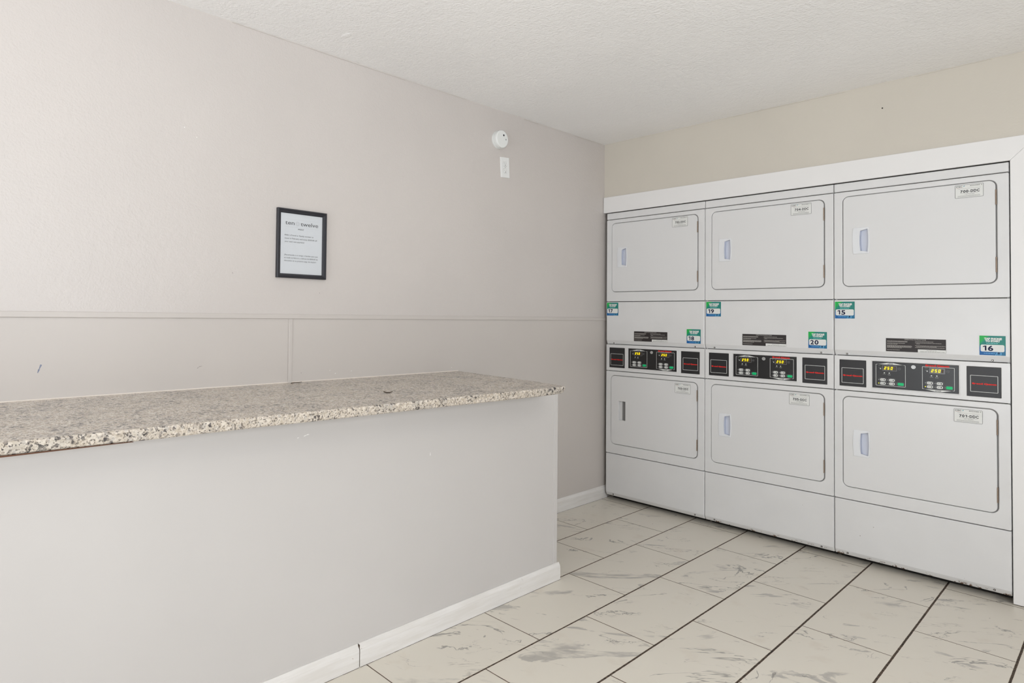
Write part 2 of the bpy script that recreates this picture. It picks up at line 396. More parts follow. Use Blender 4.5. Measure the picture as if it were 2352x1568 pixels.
# crack where the wall meets the ceiling
M_EDGE = plain('ceiling_crack', (172, 164, 154), .7, .2)
b = MB(LEFT, (XW, 0, 0)); r = random.Random(4); prev = None; on = 0; w = .001
for k in range(260):
    y = -3.3 + k * 3.3 / 259; z = CEIL - .0035 - .0035 * abs(sin(y * 2.3)) + r.uniform(-.0008, .0008)
    if on <= 0: on = r.randint(2, 26); w = r.choice((0, .0004, .0007, .0011))
    on -= 1
    if prev and w: b.flat([(prev[0], prev[1] - w), (y, z - w), (y, z + w * .4), (prev[0], prev[1] + w * .4)], .0006, M_EDGE)
    prev = (y, z)
b.build('paint_edge', wl)

# wall around the dryers (face a little behind the dryer fronts) with the alcove behind it
YB = .012
b = MB()
b.box(XW, XR, YB, YB + .1, 2.03, CEIL, M_BACK)
b.box(2.10, XR, YB, YB + .1, 0, 2.03, M_BACK)
wbk = b.build('wall_back'); tag(wbk, 'tan painted wall above and beside the row of dryers', kind='structure')
b = MB(FACE, (0, YB, 0)); prev = None
for k in range(200):
    x = XW + .02 + k * 2.5 / 199; z = CEIL - .003 - .003 * abs(sin(x * 3.1)) + r.uniform(-.0006, .0006)
    if k % 23 == 0: w = r.choice((.0004, .0008, .0010, .0002))
    if prev: b.flat([(prev[0], prev[1] - w), (x, z - w), (x, z + w * .4), (prev[0], prev[1] + w * .4)], .0006, M_EDGE)
    prev = (x, z)
b.build('paint_edge', wbk)
b = MB(FACE, (0, YB, 0)); b.cyl(1.585, 2.332, -.001, .0008, .0035, M_MARKD, 10); b.build('nail_hole', wbk)
b = MB(); b.box(XW, 2.30, .80, .86, 0, 2.13, M_BACK); b.box(2.22, 2.30, YB + .1, .80, 0, 2.13, M_BACK); b.box(XW, 2.30, YB + .1, .86, 2.13, 2.2, M_BACK)
tag(b.build('wall_alcove'), 'inside of the recess that holds the dryers', kind='structure')
# white surround boards, mitred at the top right corner
T0, T1, TX, TW = 1.9775, 2.0835, 2.0605, .10
b = MB(FACE, (0, 0, 0)); n0, n1 = -YB, .0025
b.plate(lambda d=0: [(XW + .003 + d, T0 + d), (TX - .0004 - d * .4, T0 + d), (TX + TW - .0004 - d * 2.4, T1 - d), (XW + .003 + d, T1 + .004 - d)], [], n0, n1, M_SURR, .002)
tag(b.build('trim_5'), 'wide white board across the top of the dryers', kind='structure')
b = MB(FACE, (0, 0, 0))
b.plate(lambda d=0: [(TX + d, .004 + d), (TX + TW - d, .004 + d), (TX + TW - d, T1 - d * 2.4), (TX + d, T0 - d * .4)], [], n0, n1, M_SURR, .002)
tag(b.build('trim_6'), 'wide white upright board at the right of the dryers', kind='structure')

# baseboards
def baseboard(name, label, frame, org, u0, u1, h=.082, t=.0135):
    q = MB(frame, org); prof = [(0, 0), (t, 0), (t, h * .70), (t * .92, h * .80), (t * .62, h * .90), (t * .42, h * .96), (t * .25, h), (0, h)]
    A = [q.p(u0, v, n) for n, v in prof]; B = [q.p(u1, v, n) for n, v in prof]; k = len(prof)
    for i in range(k):
        j = (i + 1) % k; q.face((A[i], B[i], B[j], A[j]), M_TRIM)
    q.face(A, M_TRIM); q.face(B[::-1], M_TRIM)
    return tag(q.build(name), label, kind='structure')
baseboard('baseboard_left', 'white baseboard along the left wall between counter and dryers', LEFT, (XW + .0012, 0, 0), -1.37, .045, .085)
XH = .598
baseboard('baseboard_counter', 'white baseboard on the counter wall, long piece up to its end', LEFT, (XH, 0, 0), -2.506, -1.338, .080)
baseboard('baseboard_counter_near', 'white baseboard on the counter wall, nearer piece left of the joint', LEFT, (XH, 0, 0), YR, -2.510, .080)

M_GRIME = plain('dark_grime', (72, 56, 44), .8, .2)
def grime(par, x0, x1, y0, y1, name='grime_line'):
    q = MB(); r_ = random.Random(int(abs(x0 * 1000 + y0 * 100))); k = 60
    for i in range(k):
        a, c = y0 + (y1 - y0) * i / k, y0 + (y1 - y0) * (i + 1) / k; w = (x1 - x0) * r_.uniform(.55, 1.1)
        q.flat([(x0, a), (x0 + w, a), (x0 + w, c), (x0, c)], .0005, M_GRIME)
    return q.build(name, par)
bpy.context.view_layer.update()
for nm, args in (('baseboard_left', (XW + .0145, XW + .0168, -1.37, .045)), ('baseboard_counter', (XH + .0133, XH + .0155, -2.506, -1.338)), ('baseboard_counter_near', (XH + .0133, XH + .0155, -4.6, -2.510))):
    grime(bpy.data.objects[nm], *args)
b = MB(LEFT, (XH, 0, 0)); b.box(-2.5105, -2.5055, .002, .0775, 0, .0098, M_GRIME); b.build('joint_gap', bpy.data.objects['baseboard_counter'])
# half wall that carries the countertop, with its corner bead
YE = -1.352
b = MB(); b.box(XW + .002, XH, YR, YE, 0, .9145, M_HALF)
hw = tag(b.build('wall_counter'), 'pale grey half wall under the granite counter', kind='structure')
b = MB(LEFT, (XH, 0, 0)); b.box(YE - .026, YE + .001, .078, .9143, -.03, .0028, M_HALF)
b.build('corner_bead', hw, bevel=.0012)
b = MB(LEFT, (XH, 0, 0)); b.box(YR, YE - .027, .9055, .9143, 0, .006, M_HALF)
b.build('caulk_line', hw, bevel=.003)
mark('paint_chip', [(0, 0), (.012, .004), (.02, .004)], M_SCUF, .0035, -2.74, .842, hw, LEFT, (XH, 0, 0), .0006)
mark('paint_chip', [(0, 0), (.006, .001)], M_SCUF, .003, -2.765, .839, hw, LEFT, (XH, 0, 0), .0006)
mark('scuff_mark', [(0, 0), (.0, .012)], M_SCUF, .003, -2.17, .70, hw, LEFT, (XH, 0, 0), .0006)

# granite countertop with a slightly rough, hand-finished front edge
r = random.Random(7); ys = [-6.19] + [-5.0 + k * .06 for k in range(int((5.0 - 1.62) / .06) + 1)]
front_b, front_t = [], []
for y in ys:
    xb = .713 + (y + 3.61) * .0322; w1 = .0016 * sin(y * 9) + r.uniform(-.0012, .0012)
    front_b.append((xb + w1, y)); front_t.append((xb + .007 + .0015 * sin(y * 7 + 1) + r.uniform(-.001, .001), y))
tail_b = [(.772, -1.585), (.764, -1.545), (.748, -1.515)]; tail_t = [(.787, -1.575), (.786, -1.548), (.770, -1.531)]
end = [(.60, -1.49), (.30, -1.447), (XW + .0015, -1.402)]
lowb = front_b + tail_b + end + [(XW + .0015, -6.19)]; topb = front_t + tail_t + end + [(XW + .0015, -6.19)]
b = MB()
Z0, Z1 = .9148, .948
def lerp(A, B, t): return [(a[0] * (1 - t) + c[0] * t, a[1] * (1 - t) + c[1] * t) for a, c in zip(A, B)]
def shrink(A, d): return [(max(x - d, XW + .0015) if x > 0.5 else x, y - (d if y > -1.6 else 0)) for x, y in A]
seq = [(shrink(lowb, .003), Z0), (lerp(lowb, topb, .3), Z0 + .004), (lerp(lowb, topb, .8), Z0 + .019), (topb, Z1 - .006), (shrink(topb, .0025), Z1 - .0012), (shrink(topb, .006), Z1)]
for (A, za), (B_, zb) in zip(seq, seq[1:]): b.wallring(A, za, B_, zb, M_GRAN)
b.cap([seq[-1][0]], Z1, M_GRAN); b.cap([seq[0][0]], Z0, M_GRAN, True)
ct = b.build('countertop')
tag(ct, 'long speckled beige and grey granite counter slab on the pale half wall', 'countertop')
b = MB(LEFT, (XW + .0012, 0, 0)); b.box(-6.19, -1.408, Z1 - .001, Z1 + .0040, 0, .0035, M_CAULK)
tag(b.build('caulk_bead', ct, bevel=.002), 'white caulk bead along the back edge')
b = MB(); gl = [(x + .0006, y) for x, y in front_b if -3.75 < y < -3.28]; M_RUST = plain('brown_underline', (96, 66, 50), .7, .2)  # brown strip paints the shading along the slab's lower front edge
gl = [(x + .0006, y) for x, y in front_b if y < -4.9][:0] + gl
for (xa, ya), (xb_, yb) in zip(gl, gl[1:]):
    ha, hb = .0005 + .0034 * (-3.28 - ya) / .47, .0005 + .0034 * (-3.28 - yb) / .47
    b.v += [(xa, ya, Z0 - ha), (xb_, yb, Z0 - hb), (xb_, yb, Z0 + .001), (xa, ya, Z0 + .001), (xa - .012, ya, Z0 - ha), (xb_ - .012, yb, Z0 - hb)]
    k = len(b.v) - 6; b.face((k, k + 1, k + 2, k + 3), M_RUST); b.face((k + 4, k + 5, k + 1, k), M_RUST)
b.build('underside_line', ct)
M_TWIG = plain('dry_twig', (74, 62, 50), .8, .2)
def twig(pts, rad, label):
    b = MB(); seg = 6
    for i in range(len(pts) - 1):
        p0, p1 = Vector(pts[i]), Vector(pts[i + 1]); d = (p1 - p0).normalized(); a = d.cross(Vector((0, 0, 1))).normalized(); c = a.cross(d)
        r0 = rad * (1 - .5 * i / len(pts)); r1 = rad * (1 - .5 * (i + 1) / len(pts))
        A = [b.p(*(p0 + (a * cos(2 * pi * k / seg) + c * sin(2 * pi * k / seg)) * r0)) for k in range(seg)]
        B_ = [b.p(*(p1 + (a * cos(2 * pi * k / seg) + c * sin(2 * pi * k / seg)) * r1)) for k in range(seg)]
        for k in range(seg): b.face((A[k], A[(k + 1) % seg], B_[(k + 1) % seg], B_[k]), M_TWIG, True)
        if i == 0: b.face(A[::-1], M_TWIG)
        if i == len(pts) - 2: b.face(B_, M_TWIG)
    loc = pts[len(pts) // 2]; o = b.build('twig', None, (loc[0], loc[1], Z1)); tag(o, label, 'twig'); return o
zt = Z1 + .0020
twig([(.015, -2.462, zt), (.018, -2.447, zt + .002), (.022, -2.430, zt + .001), (.020, -2.412, zt + .0035)], .0019, 'thin dark twig lying at the back edge of the counter by the wall')
twig([(.505, -2.334, zt + .003), (.512, -2.326, zt), (.518, -2.314, zt), (.523, -2.303, zt + .003)], .0022, 'short curved dark twig lying in the middle of the countertop')

# rest of the room behind the camera: right wall with a window, rear wall with a glazed opening
b = MB()
b.box(XR, XR + .1, YR, -4.1, 0, CEIL, M_WALL); b.box(XR, XR + .1, -2.3, YB + .1, 0, CEIL, M_WALL)
b.box(XR, XR + .1, -4.1, -2.3, 0, .9, M_WALL); b.box(XR, XR + .1, -4.1, -2.3, 2.1, CEIL, M_WALL)
tag(b.build('wall_right'), 'greige wall with a window behind the viewer on the right', kind='structure')
b = MB(); b.box(XW, .6, YR - .1, YR, 0, CEIL, M_WALL); b.box(3.2, XR, YR - .1, YR, 0, CEIL, M_WALL)
b.box(.6, 3.2, YR - .1, YR, 0, .4, M_WALL); b.box(.6, 3.2, YR - .1, YR, 2.3, CEIL, M_WALL)
tag(b.build('wall_rear'), 'greige wall with a wide glazed opening behind the viewer', kind='structure')
def window(name, label, fr, org, u0, u1, v0, v1, nm):
    b = MB(fr, org); s = .045
    for a in ((u0, u0 + s, v0, v1), (u1 - s, u1, v0, v1), (u0 + s, u1 - s, v0, v0 + s), (u0 + s, u1 - s, v1 - s, v1)) + tuple((u0 + (u1 - u0) * k / nm - .02, u0 + (u1 - u0) * k / nm + .02, v0 + s, v1 - s) for k in range(1, nm)):
        b.box(*a, -.03, .03, M_SURR)
    tag(b.build(name), label, kind='structure')
window('window_1', 'white framed window in the right wall', (Vector((0, -1, 0)), Vector((0, 0, 1)), Vector((-1, 0, 0))), (XR + .05, 0, 0), 2.3, 4.1, .9, 2.1, 2)
window('window_2', 'white framed glazed front in the rear wall', (Vector((-1, 0, 0)), Vector((0, 0, 1)), Vector((0, 1, 0))), (0, YR - .05, 0), -3.2, -.6, .4, 2.3, 3)

# ceiling light fixtures: wrap-around diffusers on white pans
def fixture(x, y, lx, ly, label, power):
    M_DIFF = plain('lit_diffuser_%d' % int(-y * 10), (255, 246, 232), .5, .3, 0, (255, 244, 228), power)
    e = empty('ceiling_light', (x, y, CEIL)); tag(e, label, 'ceiling light', 'ceiling lights behind the viewer')
    q = MB(); q.box(x - lx / 2, x + lx / 2, y - ly / 2, y + ly / 2, CEIL - .03, CEIL, M_SURR); q.build('pan', e, None).location = (-x, -y, -CEIL)
    q = MB(); q.box(x - lx / 2 + .01, x + lx / 2 - .01, y - ly / 2 + .01, y + ly / 2 - .01, CEIL - .09, CEIL - .03, M_DIFF); q.build('diffuser', e, None, .015, 3).location = (-x, -y, -CEIL)
fixture(2.55, -2.75, .30, 1.22, 'long fluorescent ceiling light nearer the dryers', LP['lampA'])
fixture(2.0, -4.9, .30, 1.22, 'long fluorescent ceiling light nearer the rear wall', LP['lampB'])

# ------------------------------------------------------------------ framed notice
FY0, FY1, FZ0, FZ1 = -2.5235, -2.2735, 1.409, 1.7135
fe = empty('framed_notice', (XW, (FY0 + FY1) / 2, FZ0))
tag(fe, 'small black framed paper notice hanging on the left wall above the counter', 'picture frame')
FO = (XW, 0, 0)
def kid(b, name, par, **k):
    o = b.build(name, par, **k); o.location = o.location - par.location if par.type == 'EMPTY' else o.location; return o
M_FRB = plain('black_frame', (40, 40, 46), .35, .5)
b = MB(LEFT, FO); outer = rr(FY0, FY1, FZ0, FZ1, .0008, 1); pr = [(0, .0005), (0, .014), (.003, .017), (.0065, .0172), (.0085, .0135), (.0145, .0125), (.0165, .0095), (.0190, .0075), (.0190, .0015)]
for (d0, m0), (d1, m1) in zip(pr, pr[1:]): b.wallring(outer(d0), m0, outer(d1), m1, M_FRB)
b.wallring(outer(.019), .0015, outer(0), .0005, M_FRB)
kid(b, 'frame', fe)
PB, PI_ = (176, 176, 178), M_INK
M_NOTE = plain('notice_paper', (228, 230, 232), .5, .3); M_TXT = plain('notice_text', (92, 92, 94), .6, .2); M_TXL = plain('notice_line', (200, 200, 201), .6, .2)
b = MB(LEFT, FO); b.rect(FY0 + .017, FY1 - .017, FZ0 + .017, FZ1 - .017, .0045, M_NOTE)
n = .0048; a0 = -2.4835
b.text('ten', -2.4815, 1.6450, .0175, n, M_TXT, .045, 'L'); b.text('twelve', -2.4045, 1.6440, .0175, n, M_TXT, .0900, 'L')
b.outline(lambda d=0: [(-2.4205 + (.0095 - d) * cos(k * pi / 8), 1.6515 + (.0095 - d) * sin(k * pi / 8)) for k in range(16)], .001, n, M_TXL)
b.outline(lambda d=0: [(-2.4205 + (.006 - d) * cos(k * pi / 4), 1.6515 + (.006 - d) * sin(k * pi / 4)) for k in range(8)], .001, n, M_TXL)
b.text('west', -2.4025, 1.6245, .0090, n, M_TXT, .030, 'C', 0, .45)
b.rect(-2.480, -2.313, 1.6690, 1.6694, n, M_TXL); b.rect(-2.480, -2.420, 1.6345, 1.6349, n, M_TXL); b.rect(-2.378, -2.313, 1.6345, 1.6349, n, M_TXL)
for i, (s_, w) in enumerate((('Refer a Friend or Family member to', .145), ('move in February and enjoy $500.00 off', .164), ('your next rent payment!', .098))):
    b.text(s_, a0, 1.5955 - i * .0142, .0062, n, M_TXT, w, 'L')
for i, (s_, w) in enumerate((('\u00a1Recomienda a un amigo o familiar para que', .170), ('se mude en febrero y disfrute de $500.00 de', .170), ('descuento en su pr\u00f3ximo pago de alquiler!', .162))):
    b.text(s_, a0 - .001, 1.5085 - i * .0128, .0058, n, M_TXT, w, 'L')
kid(b, 'paper', fe)
tg = NT('picture_glass'); g1 = tg.n('ShaderNodeBsdfTransparent'); g2 = tg.n('ShaderNodeBsdfGlossy'); g2.inputs['Roughness'].default_value = .05
fr_ = tg.n('ShaderNodeFresnel'); fr_.inputs[0].default_value = 1.35; mx = tg.n('ShaderNodeMixShader')
tg.t.links.new(fr_.outputs[0], mx.inputs[0]); tg.t.links.new(g1.outputs[0], mx.inputs[1]); tg.t.links.new(g2.outputs[0], mx.inputs[2]); tg.t.links.new(mx.outputs[0], tg.out.inputs[0])
b = MB(LEFT, FO); b.rect(FY0 + .0185, FY1 - .0185, FZ0 + .0185, FZ1 - .0185, .0070, tg.m); kid(b, 'glass', fe)
fe_rot = 0

# ------------------------------------------------------------------ smoke detector and outlet
SY_, SZ_ = -1.099, 2.283
se = empty('smoke_detector', (XW, SY_, SZ_)); tag(se, 'round white smoke detector high on the left wall above the outlet', 'smoke detector')
M_SMK = plain('white_detector_plastic', (232, 233, 230), .4, .45)
b = MB(LEFT, FO); b.cyl(SY_, SZ_, 0, .012, .0525, M_SMK, 48); kid(b, 'base', se)
b = MB(LEFT, FO); P_ = [(.049, .012), (.049, .015), (.0515, .0165), (.0512, .031), (.0495, .0345), (.046, .036)]
def circ(rad, cy=SY_, cz=SZ_, k=48): return [(cy + rad * cos(2 * pi * i / k), cz + rad * sin(2 * pi * i / k)) for i in range(k)]
for (ra, na), (rb, nb) in zip(P_, P_[1:]): b.wallring(circ(ra), na, circ(rb), nb, M_SMK, True)
b.cap([circ(.046)], .036, M_SMK); b.cap([circ(.049)], .012, M_SMK, True)
kid(b, 'cover', se)
b = MB(LEFT, FO); b.cyl(-1.0885, 2.3055, .0361, .0368, .0058, M_INK, 16); kid(b, 'sounder_hole', se)
b = MB(LEFT, FO); b.cyl(-1.0700, 2.2835, .0361, .0375, .0040, plain('grey_button', (150, 150, 148), .5), 16); kid(b, 'test_button', se)

OY, OZ = -1.0390, 2.1305
oe = empty('wall_outlet', (XW, OY, OZ)); tag(oe, 'white duplex wall outlet mounted slightly crooked below the smoke detector', 'outlet')
M_OUT = plain('white_outlet_plastic', (233, 233, 231), .35, .5)
b = MB(LEFT, (XW, OY, OZ)); b.plate(rr(-.037, .037, -.060, .060, .003, 3), [rr(-.0165, .0165, .006, .034, .010, 5), rr(-.0165, .0165, -.034, -.006, .010, 5)], 0, .0062, M_OUT, .0025, 2)
kid(b, 'cover_plate', oe)
for sgn in (1, -1):
    b = MB(LEFT, (XW, OY, OZ)); c = .020 * sgn
    b.plate(rr(-.0160, .0160, c - .0135, c + .0135, .0098, 5), [], .0002, .0068, M_OUT, .0008, 1)
    b.rect(-.0075, -.0058, c + .0005, c + .0078, .0070, M_INKG); b.rect(.0055, .0072, c + .001, c + .0075, .0070, M_INKG)
    b.cyl(0, c - .0068, .0068, .0071, .0026, M_INK, 12)
    rc = kid(b, 'receptacle', oe)
b = MB(LEFT, (XW, OY, OZ)); b.cyl(0, 0, .006, .0072, .003, M_CHROME, 12); kid(b, 'screw', oe)
oe.rotation_euler = (math.radians(4.0), 0, 0)

# ------------------------------------------------------------------ stacked dryers
W = .686
def loft(b, u0, u1, prof, mat, rad=.006, nb=-.02):
    """sheet panel: profile (v, n) from bottom to top, extruded along u with rounded side edges"""
    secs = [(u0, -rad)] + [(u0 + rad * (1 - cos(a)), -rad + rad * sin(a)) for a in (pi / 6, pi / 3, pi / 2)]
    secs += [(u1 - (s_[0] - u0), s_[1]) for s_ in secs[::-1]]
    rows = [[b.p(u, v, nn + dn) for v, nn in prof] for u, dn in secs]
    for A, B_ in zip(rows, rows[1:]):
        for i in range(len(prof) - 1): b.face((A[i], B_[i], B_[i + 1], A[i + 1]), mat)
    z0, z1 = prof[0][0], prof[-1][0]
    bk = [b.p(u0, z0, nb), b.p(u1, z0, nb), b.p(u1, z1, nb), b.p(u0, z1, nb)]
    b.face(bk[::-1], mat)
    b.face(rows[0] + [bk[3], bk[0]], mat); b.face((rows[-1][::-1]) + [bk[1], bk[2]], mat)
    b.face([q[-1] for q in rows] + [bk[2], bk[3]], mat); b.face([q[0] for q in rows][::-1] + [bk[0], bk[1]], mat)
def barrel(u0, u1, v0, v1, bulge, slant=0.0, k=7):
    """handle outline: bowed upright sides; slant cuts the left corners"""
    def f(d=0.0):
        a0, a1, b0, b1 = u0 + d, u1 - d, v0 + d, v1 - d; out = []
        for i in range(k):
            t = i / (k - 1); out.append((a1 - bulge * (1 - sin(pi * t)), b0 + (b1 - b0) * t))
        for i in range(k):
            t = 1 - i / (k - 1); y0, y1 = b0 + slant, b1 - slant * 1.3; out.append((a0 + bulge * (1 - sin(pi * t)), y0 + (y1 - y0) * t))
        return out
    return f
def id_sticker(parent, code, u0, v0, w=.1015, h=.0615):
    b = MB(FACE, ORG); n = .0030
    b.plate(rr(u0, u0 + w, v0, v0 + h, .004, 4), [], n - .0004, n, M_PAPER)
    b.outline(rr(u0, u0 + w, v0, v0 + h, .004, 4), .0013, n + .0002, M_INKG2)
    n += .0003
    b.text('CSC', u0 + .0045, v0 + h - .0105, .0062, n, M_INK, .0225, 'L', .02)
    b.flat([(u0 + .0305, v0 + h - .0100), (u0 + .0345, v0 + h - .0070), (u0 + .0350, v0 + h - .0035), (u0 + .0315, v0 + h - .0055)], n, M_TEAL)
    b.rect(u0 + .0045, u0 + .024, v0 + h - .0140, v0 + h - .0128, n, plain('pale_red_ink', (206, 180, 176), .6, .2))
    b.text('8323085 5', u0 + w - .0045, v0 + h - .0085, .0040, n, M_INKG3, .043, 'R', .03)
    b.digits(code, u0 + w * .525 - .0345, v0 + .0245, .0116, n, M_INK, (.0100, .0100, .0100, .0065, .0112, .0112, .0108), .03)
    b.text('1-877-264-6622', u0 + w * .52, v0 + .0150, .0034, n, M_INKG3, .034)
    b.dashes(u0 + .012, u0 + w - .010, v0 + h - .0185, .0008, n, M_INKG3, 3)
    b.dashes(u0 + .020, u0 + w - .018, v0 + .0202, .0008, n, M_INKG3, 5)
    for k in range(3): b.dashes(u0 + .010, u0 + w - .012, v0 + .0105 - k * .003, .0009, n, M_INKG3, 7 + k)
    return b.build('number_label', parent, ORGB)
M_INKG2 = plain('label_border', (108, 106, 106), .5, .3); M_INKG3 = plain('label_small_print', (128, 126, 124), .5, .3)
def tap_sticker(parent, num, u0, v0, w=.0890, h=.0885):
    b = MB(FACE, ORG); n = .0012
    b.rect(u0 - .002, u0 + w + .002, v0 - .002, v0 + h + .002, n - .0004, M_PAPER)
    b.rect(u0, u0 + w, v0, v0 + h, n, M_TAP, True)
    n += .0003
    b.text('TAP PHONE', u0 + w / 2 + .002, v0 + h * .800, .0082, n, M_INKW, w * .68, 'C', .07)
    b.text('TO START', u0 + w / 2 + .001, v0 + h * .685, .0082, n, M_INKW, w * .57, 'C', .07)
    b.dashes(u0 + w * .27, u0 + w * .72, v0 + h * .600, .0022, n, plain('pale_cyan_ink', (150, 214, 214), .5, .3), 11)
    ov = rr(u0 + w * .045, u0 + w * .955, v0 + h * .18, v0 + h * .54, .006, 4)
    b.cap([ov(0)], n, M_PAPER)
    if num[0] == '1': b.digits(num, u0 + w * .12, v0 + h * .235, .0225, n + .0003, M_NAVY, (w * .19, w * .24), .03)
    else: b.digits(num, u0 + w * .10, v0 + h * .235, .0225, n + .0003, M_NAVY, (w * .22, w * .25), .03)
    b.dashes(u0 + w * .17, u0 + w * .60, v0 + h * .085, .0022, n, plain('pale_blue_ink', (120, 190, 232), .5, .3), 13)
    # little drawing of a hand-held phone at the foot
    pc = plain('pale_blue_ink', (120, 190, 232), .5, .3)
    b.outline(rr(u0 + w * .68, u0 + w * .80, v0 + h * .005, v0 + h * .17, .001, 2), .0010, n, pc)
    b.rect(u0 + w * .695, u0 + w * .785, v0 + h * .11, v0 + h * .16, n, M_NAVY)
    b.flat([(u0 + w * .61, v0 + h * .005), (u0 + w * .635, v0 + h * .005), (u0 + w * .67, v0 + h * .15), (u0 + w * .655, v0 + h * .15)], n, pc)
    for k in range(3): b.rect(u0 + w * .815, u0 + w * .845, v0 + h * (.03 + .045 * k), v0 + h * (.06 + .045 * k), n, pc)
    o = b.build('start_sticker', parent, ORGB); tag(o, 'green and blue sticker printed with the number ' + num); return o
def instr_sticker(parent, u0, v0, w=.2345, h=.0655):
    b = MB(FACE, ORG); n = .0012
    b.rect(u0 - .001, u0 + w + .001, v0 - .001, v0 + h + .001, n - .0004, M_PAPER); b.rect(u0, u0 + w, v0, v0 + h, n, plain('dark_label_print', (46, 40, 40), .45, .4)); n += .0003
    g = plain('label_grey_print', (176, 172, 166), .5, .3)
    b.text('OPERATING INSTRUCTIONS', u0 + w * .5, v0 + h - .0072, .0050, n, g, w * .36, 'C', .01)
    rows = [(.0125, .02, .37), (.0160, .02, .37), (.0232, .02, .33), (.0278, .02, .20), (.0350, .02, .44), (.0385, .02, .45), (.0420, .02, .44), (.0455, .02, .28), (.0560, .02, .24),
            (.0125, .50, .80), (.0190, .50, .93), (.0232, .52, .58), (.0320, .50, .99), (.0362, .52, .85), (.0410, .50, .98)]
    for i, (dv, a, c) in enumerate(rows): b.dashes(u0 + w * a, u0 + w * c, v0 + h - dv - .0018, .0019, n, g, 30 + i, .3)
    b.rect(u0 + w * .545, u0 + w * .998, v0 + .0005, v0 + .0150, n, M_PAPER); n += .0003
    b.text('IMPORTANT NOTICE', u0 + w * .77, v0 + .0095, .0028, n, M_INKG2, w * .16)
    b.text('CLEAN LINT FILTER BEFORE EACH LOAD', u0 + w * .78, v0 + .0030, .0038, n, M_INKG2, w * .40, 'C', .01)
    return tag(b.build('instruction_sticker', parent, ORGB), 'dark sticker with operating instructions and a white corner')
def door(parent, v0, v1, hv, code, lab, bare):
    """door between v0 and v1 (gap line centre); handle centre at hv"""
    global DU0, DU1
    b = MB(FACE, ORG); du0, du1 = DU0 + .0022, DU1 - .0030; R = .026
    holes = [rr(.0985, .1500, hv - .064, hv + .064, .0008, 2)] if bare else [barrel(.116, .155, hv - .060, hv + .060, .003)]
    b.plate(rr(du0, du1, v0 + .0022, v1 - .0022, R, 8), holes, -.016, .0022, M_DOORW, .0022, 3)
    d = b.build('door', parent, ORGB)
    tag(d, 'hinged dryer door with label ' + code)
    if bare:
        b = MB(FACE, ORG); h = rr(.0985, .1500, hv - .064, hv + .064, .0008, 2)
        b.wallring(h(-.0002)[::-1], -.0158, h(-.0002)[::-1], .0005, M_GASK)
        a = [b.p(*q) for q in ((.0980, hv - .0645, -.0165), (.1200, hv - .0645, -.0130), (.1200, hv + .0645, -.0130), (.0980, hv + .0645, -.0165))]; b.face(a, M_DOORW)
        a = [b.p(*q) for q in ((.1200, hv - .0645, -.0130), (.1510, hv - .0645, -.0185), (.1510, hv + .0645, -.0185), (.1200, hv + .0645, -.0130))]; b.face(a, M_GASK)
        b.box(.0975, .1510, hv - .0650, hv + .0650, -.036, -.034, M_STEEL)
        for q in ((.0965, .0985), (.1500, .1520)): b.box(q[0], q[1], hv - .065, hv + .065, -.036, -.0158, M_STEEL)
        b.box(.0965, .1520, hv + .0642, hv + .066, -.036, -.0158, M_STEEL); b.box(.0965, .1520, hv - .066, hv - .0642, -.036, -.0158, M_STEEL)
        tag(b.build('handle_opening', d), 'bare rectangular opening where the plastic handle is missing')
    else:
        b = MB(FACE, ORG)
        out = barrel(.0850, .1600, hv - .0680, hv + .0680, .0035); inn = barrel(.1165, .1545, hv - .0585, hv + .0585, .0035, .006)
        b.plate(out, [inn], .0010, .0052, M_HAND, .0016, 2, False)
        # scooped recess: deep under the grip on the left, sloping out to the right
        L0 = inn(0); deep = [(x, y, -.013 + .011 * max(0, min(1, (x - .1165) / .038)) ** 1.3) for x, y in L0]
        A = [b.p(x, y, .0036) for x, y in L0]; B_ = [b.p(x, y, z) for x, y, z in deep]; k = len(L0)
        for i in range(k):
            j = (i + 1) % k; b.face((A[j], A[i], B_[i], B_[j]), M_RECESS)
        cr = [k_ for k_ in range(7)]; cl_ = [13 - k_ for k_ in range(7)]; NS = 6; prev = B_[7:14][::-1]
        right = B_[0:7]
        for s_ in range(1, NS + 1):
            t = s_ / NS; row = []
            for i in range(7):
                a = Vector(b.v[B_[13 - i]]); c = Vector(b.v[right[i]]); q = a.lerp(c, t); q.z = -.013 + .011 * max(0, min(1, (q.x - .1165) / .038)) ** 1.3 * (1) 
                row.append(b.p(*q) if s_ < NS else right[i])
            for i in range(6): b.face((prev[i], row[i], row[i + 1], prev[i + 1]), M_RECESS, True)
            prev = row
        b.build('handle', d)
    for vv in (v1 - .045, v0 + .1175 - .068 + .0685) if False else ((v1 - .0455), (v0 + .1185)):
        b = MB((Vector((1, 0, 0)), Vector((0, 1, 0)), Vector((0, 0, 1))), (ORG[0], ORG[1], 0))
        ux = DU1 - .0012
        for k in range(5):
            z1 = vv - k * .0138; b.cyl(ux, -.0030, z1 - .0134, z1, .0026, M_HINGE, 10)
        b.box(ux - .006, ux, -.0005, .012, vv - .068, vv, M_HINGE)
        tag(b.build('hinge', d, ORGB), 'worn brownish steel hinge')
    id_sticker(d, code, *lab)
    return d
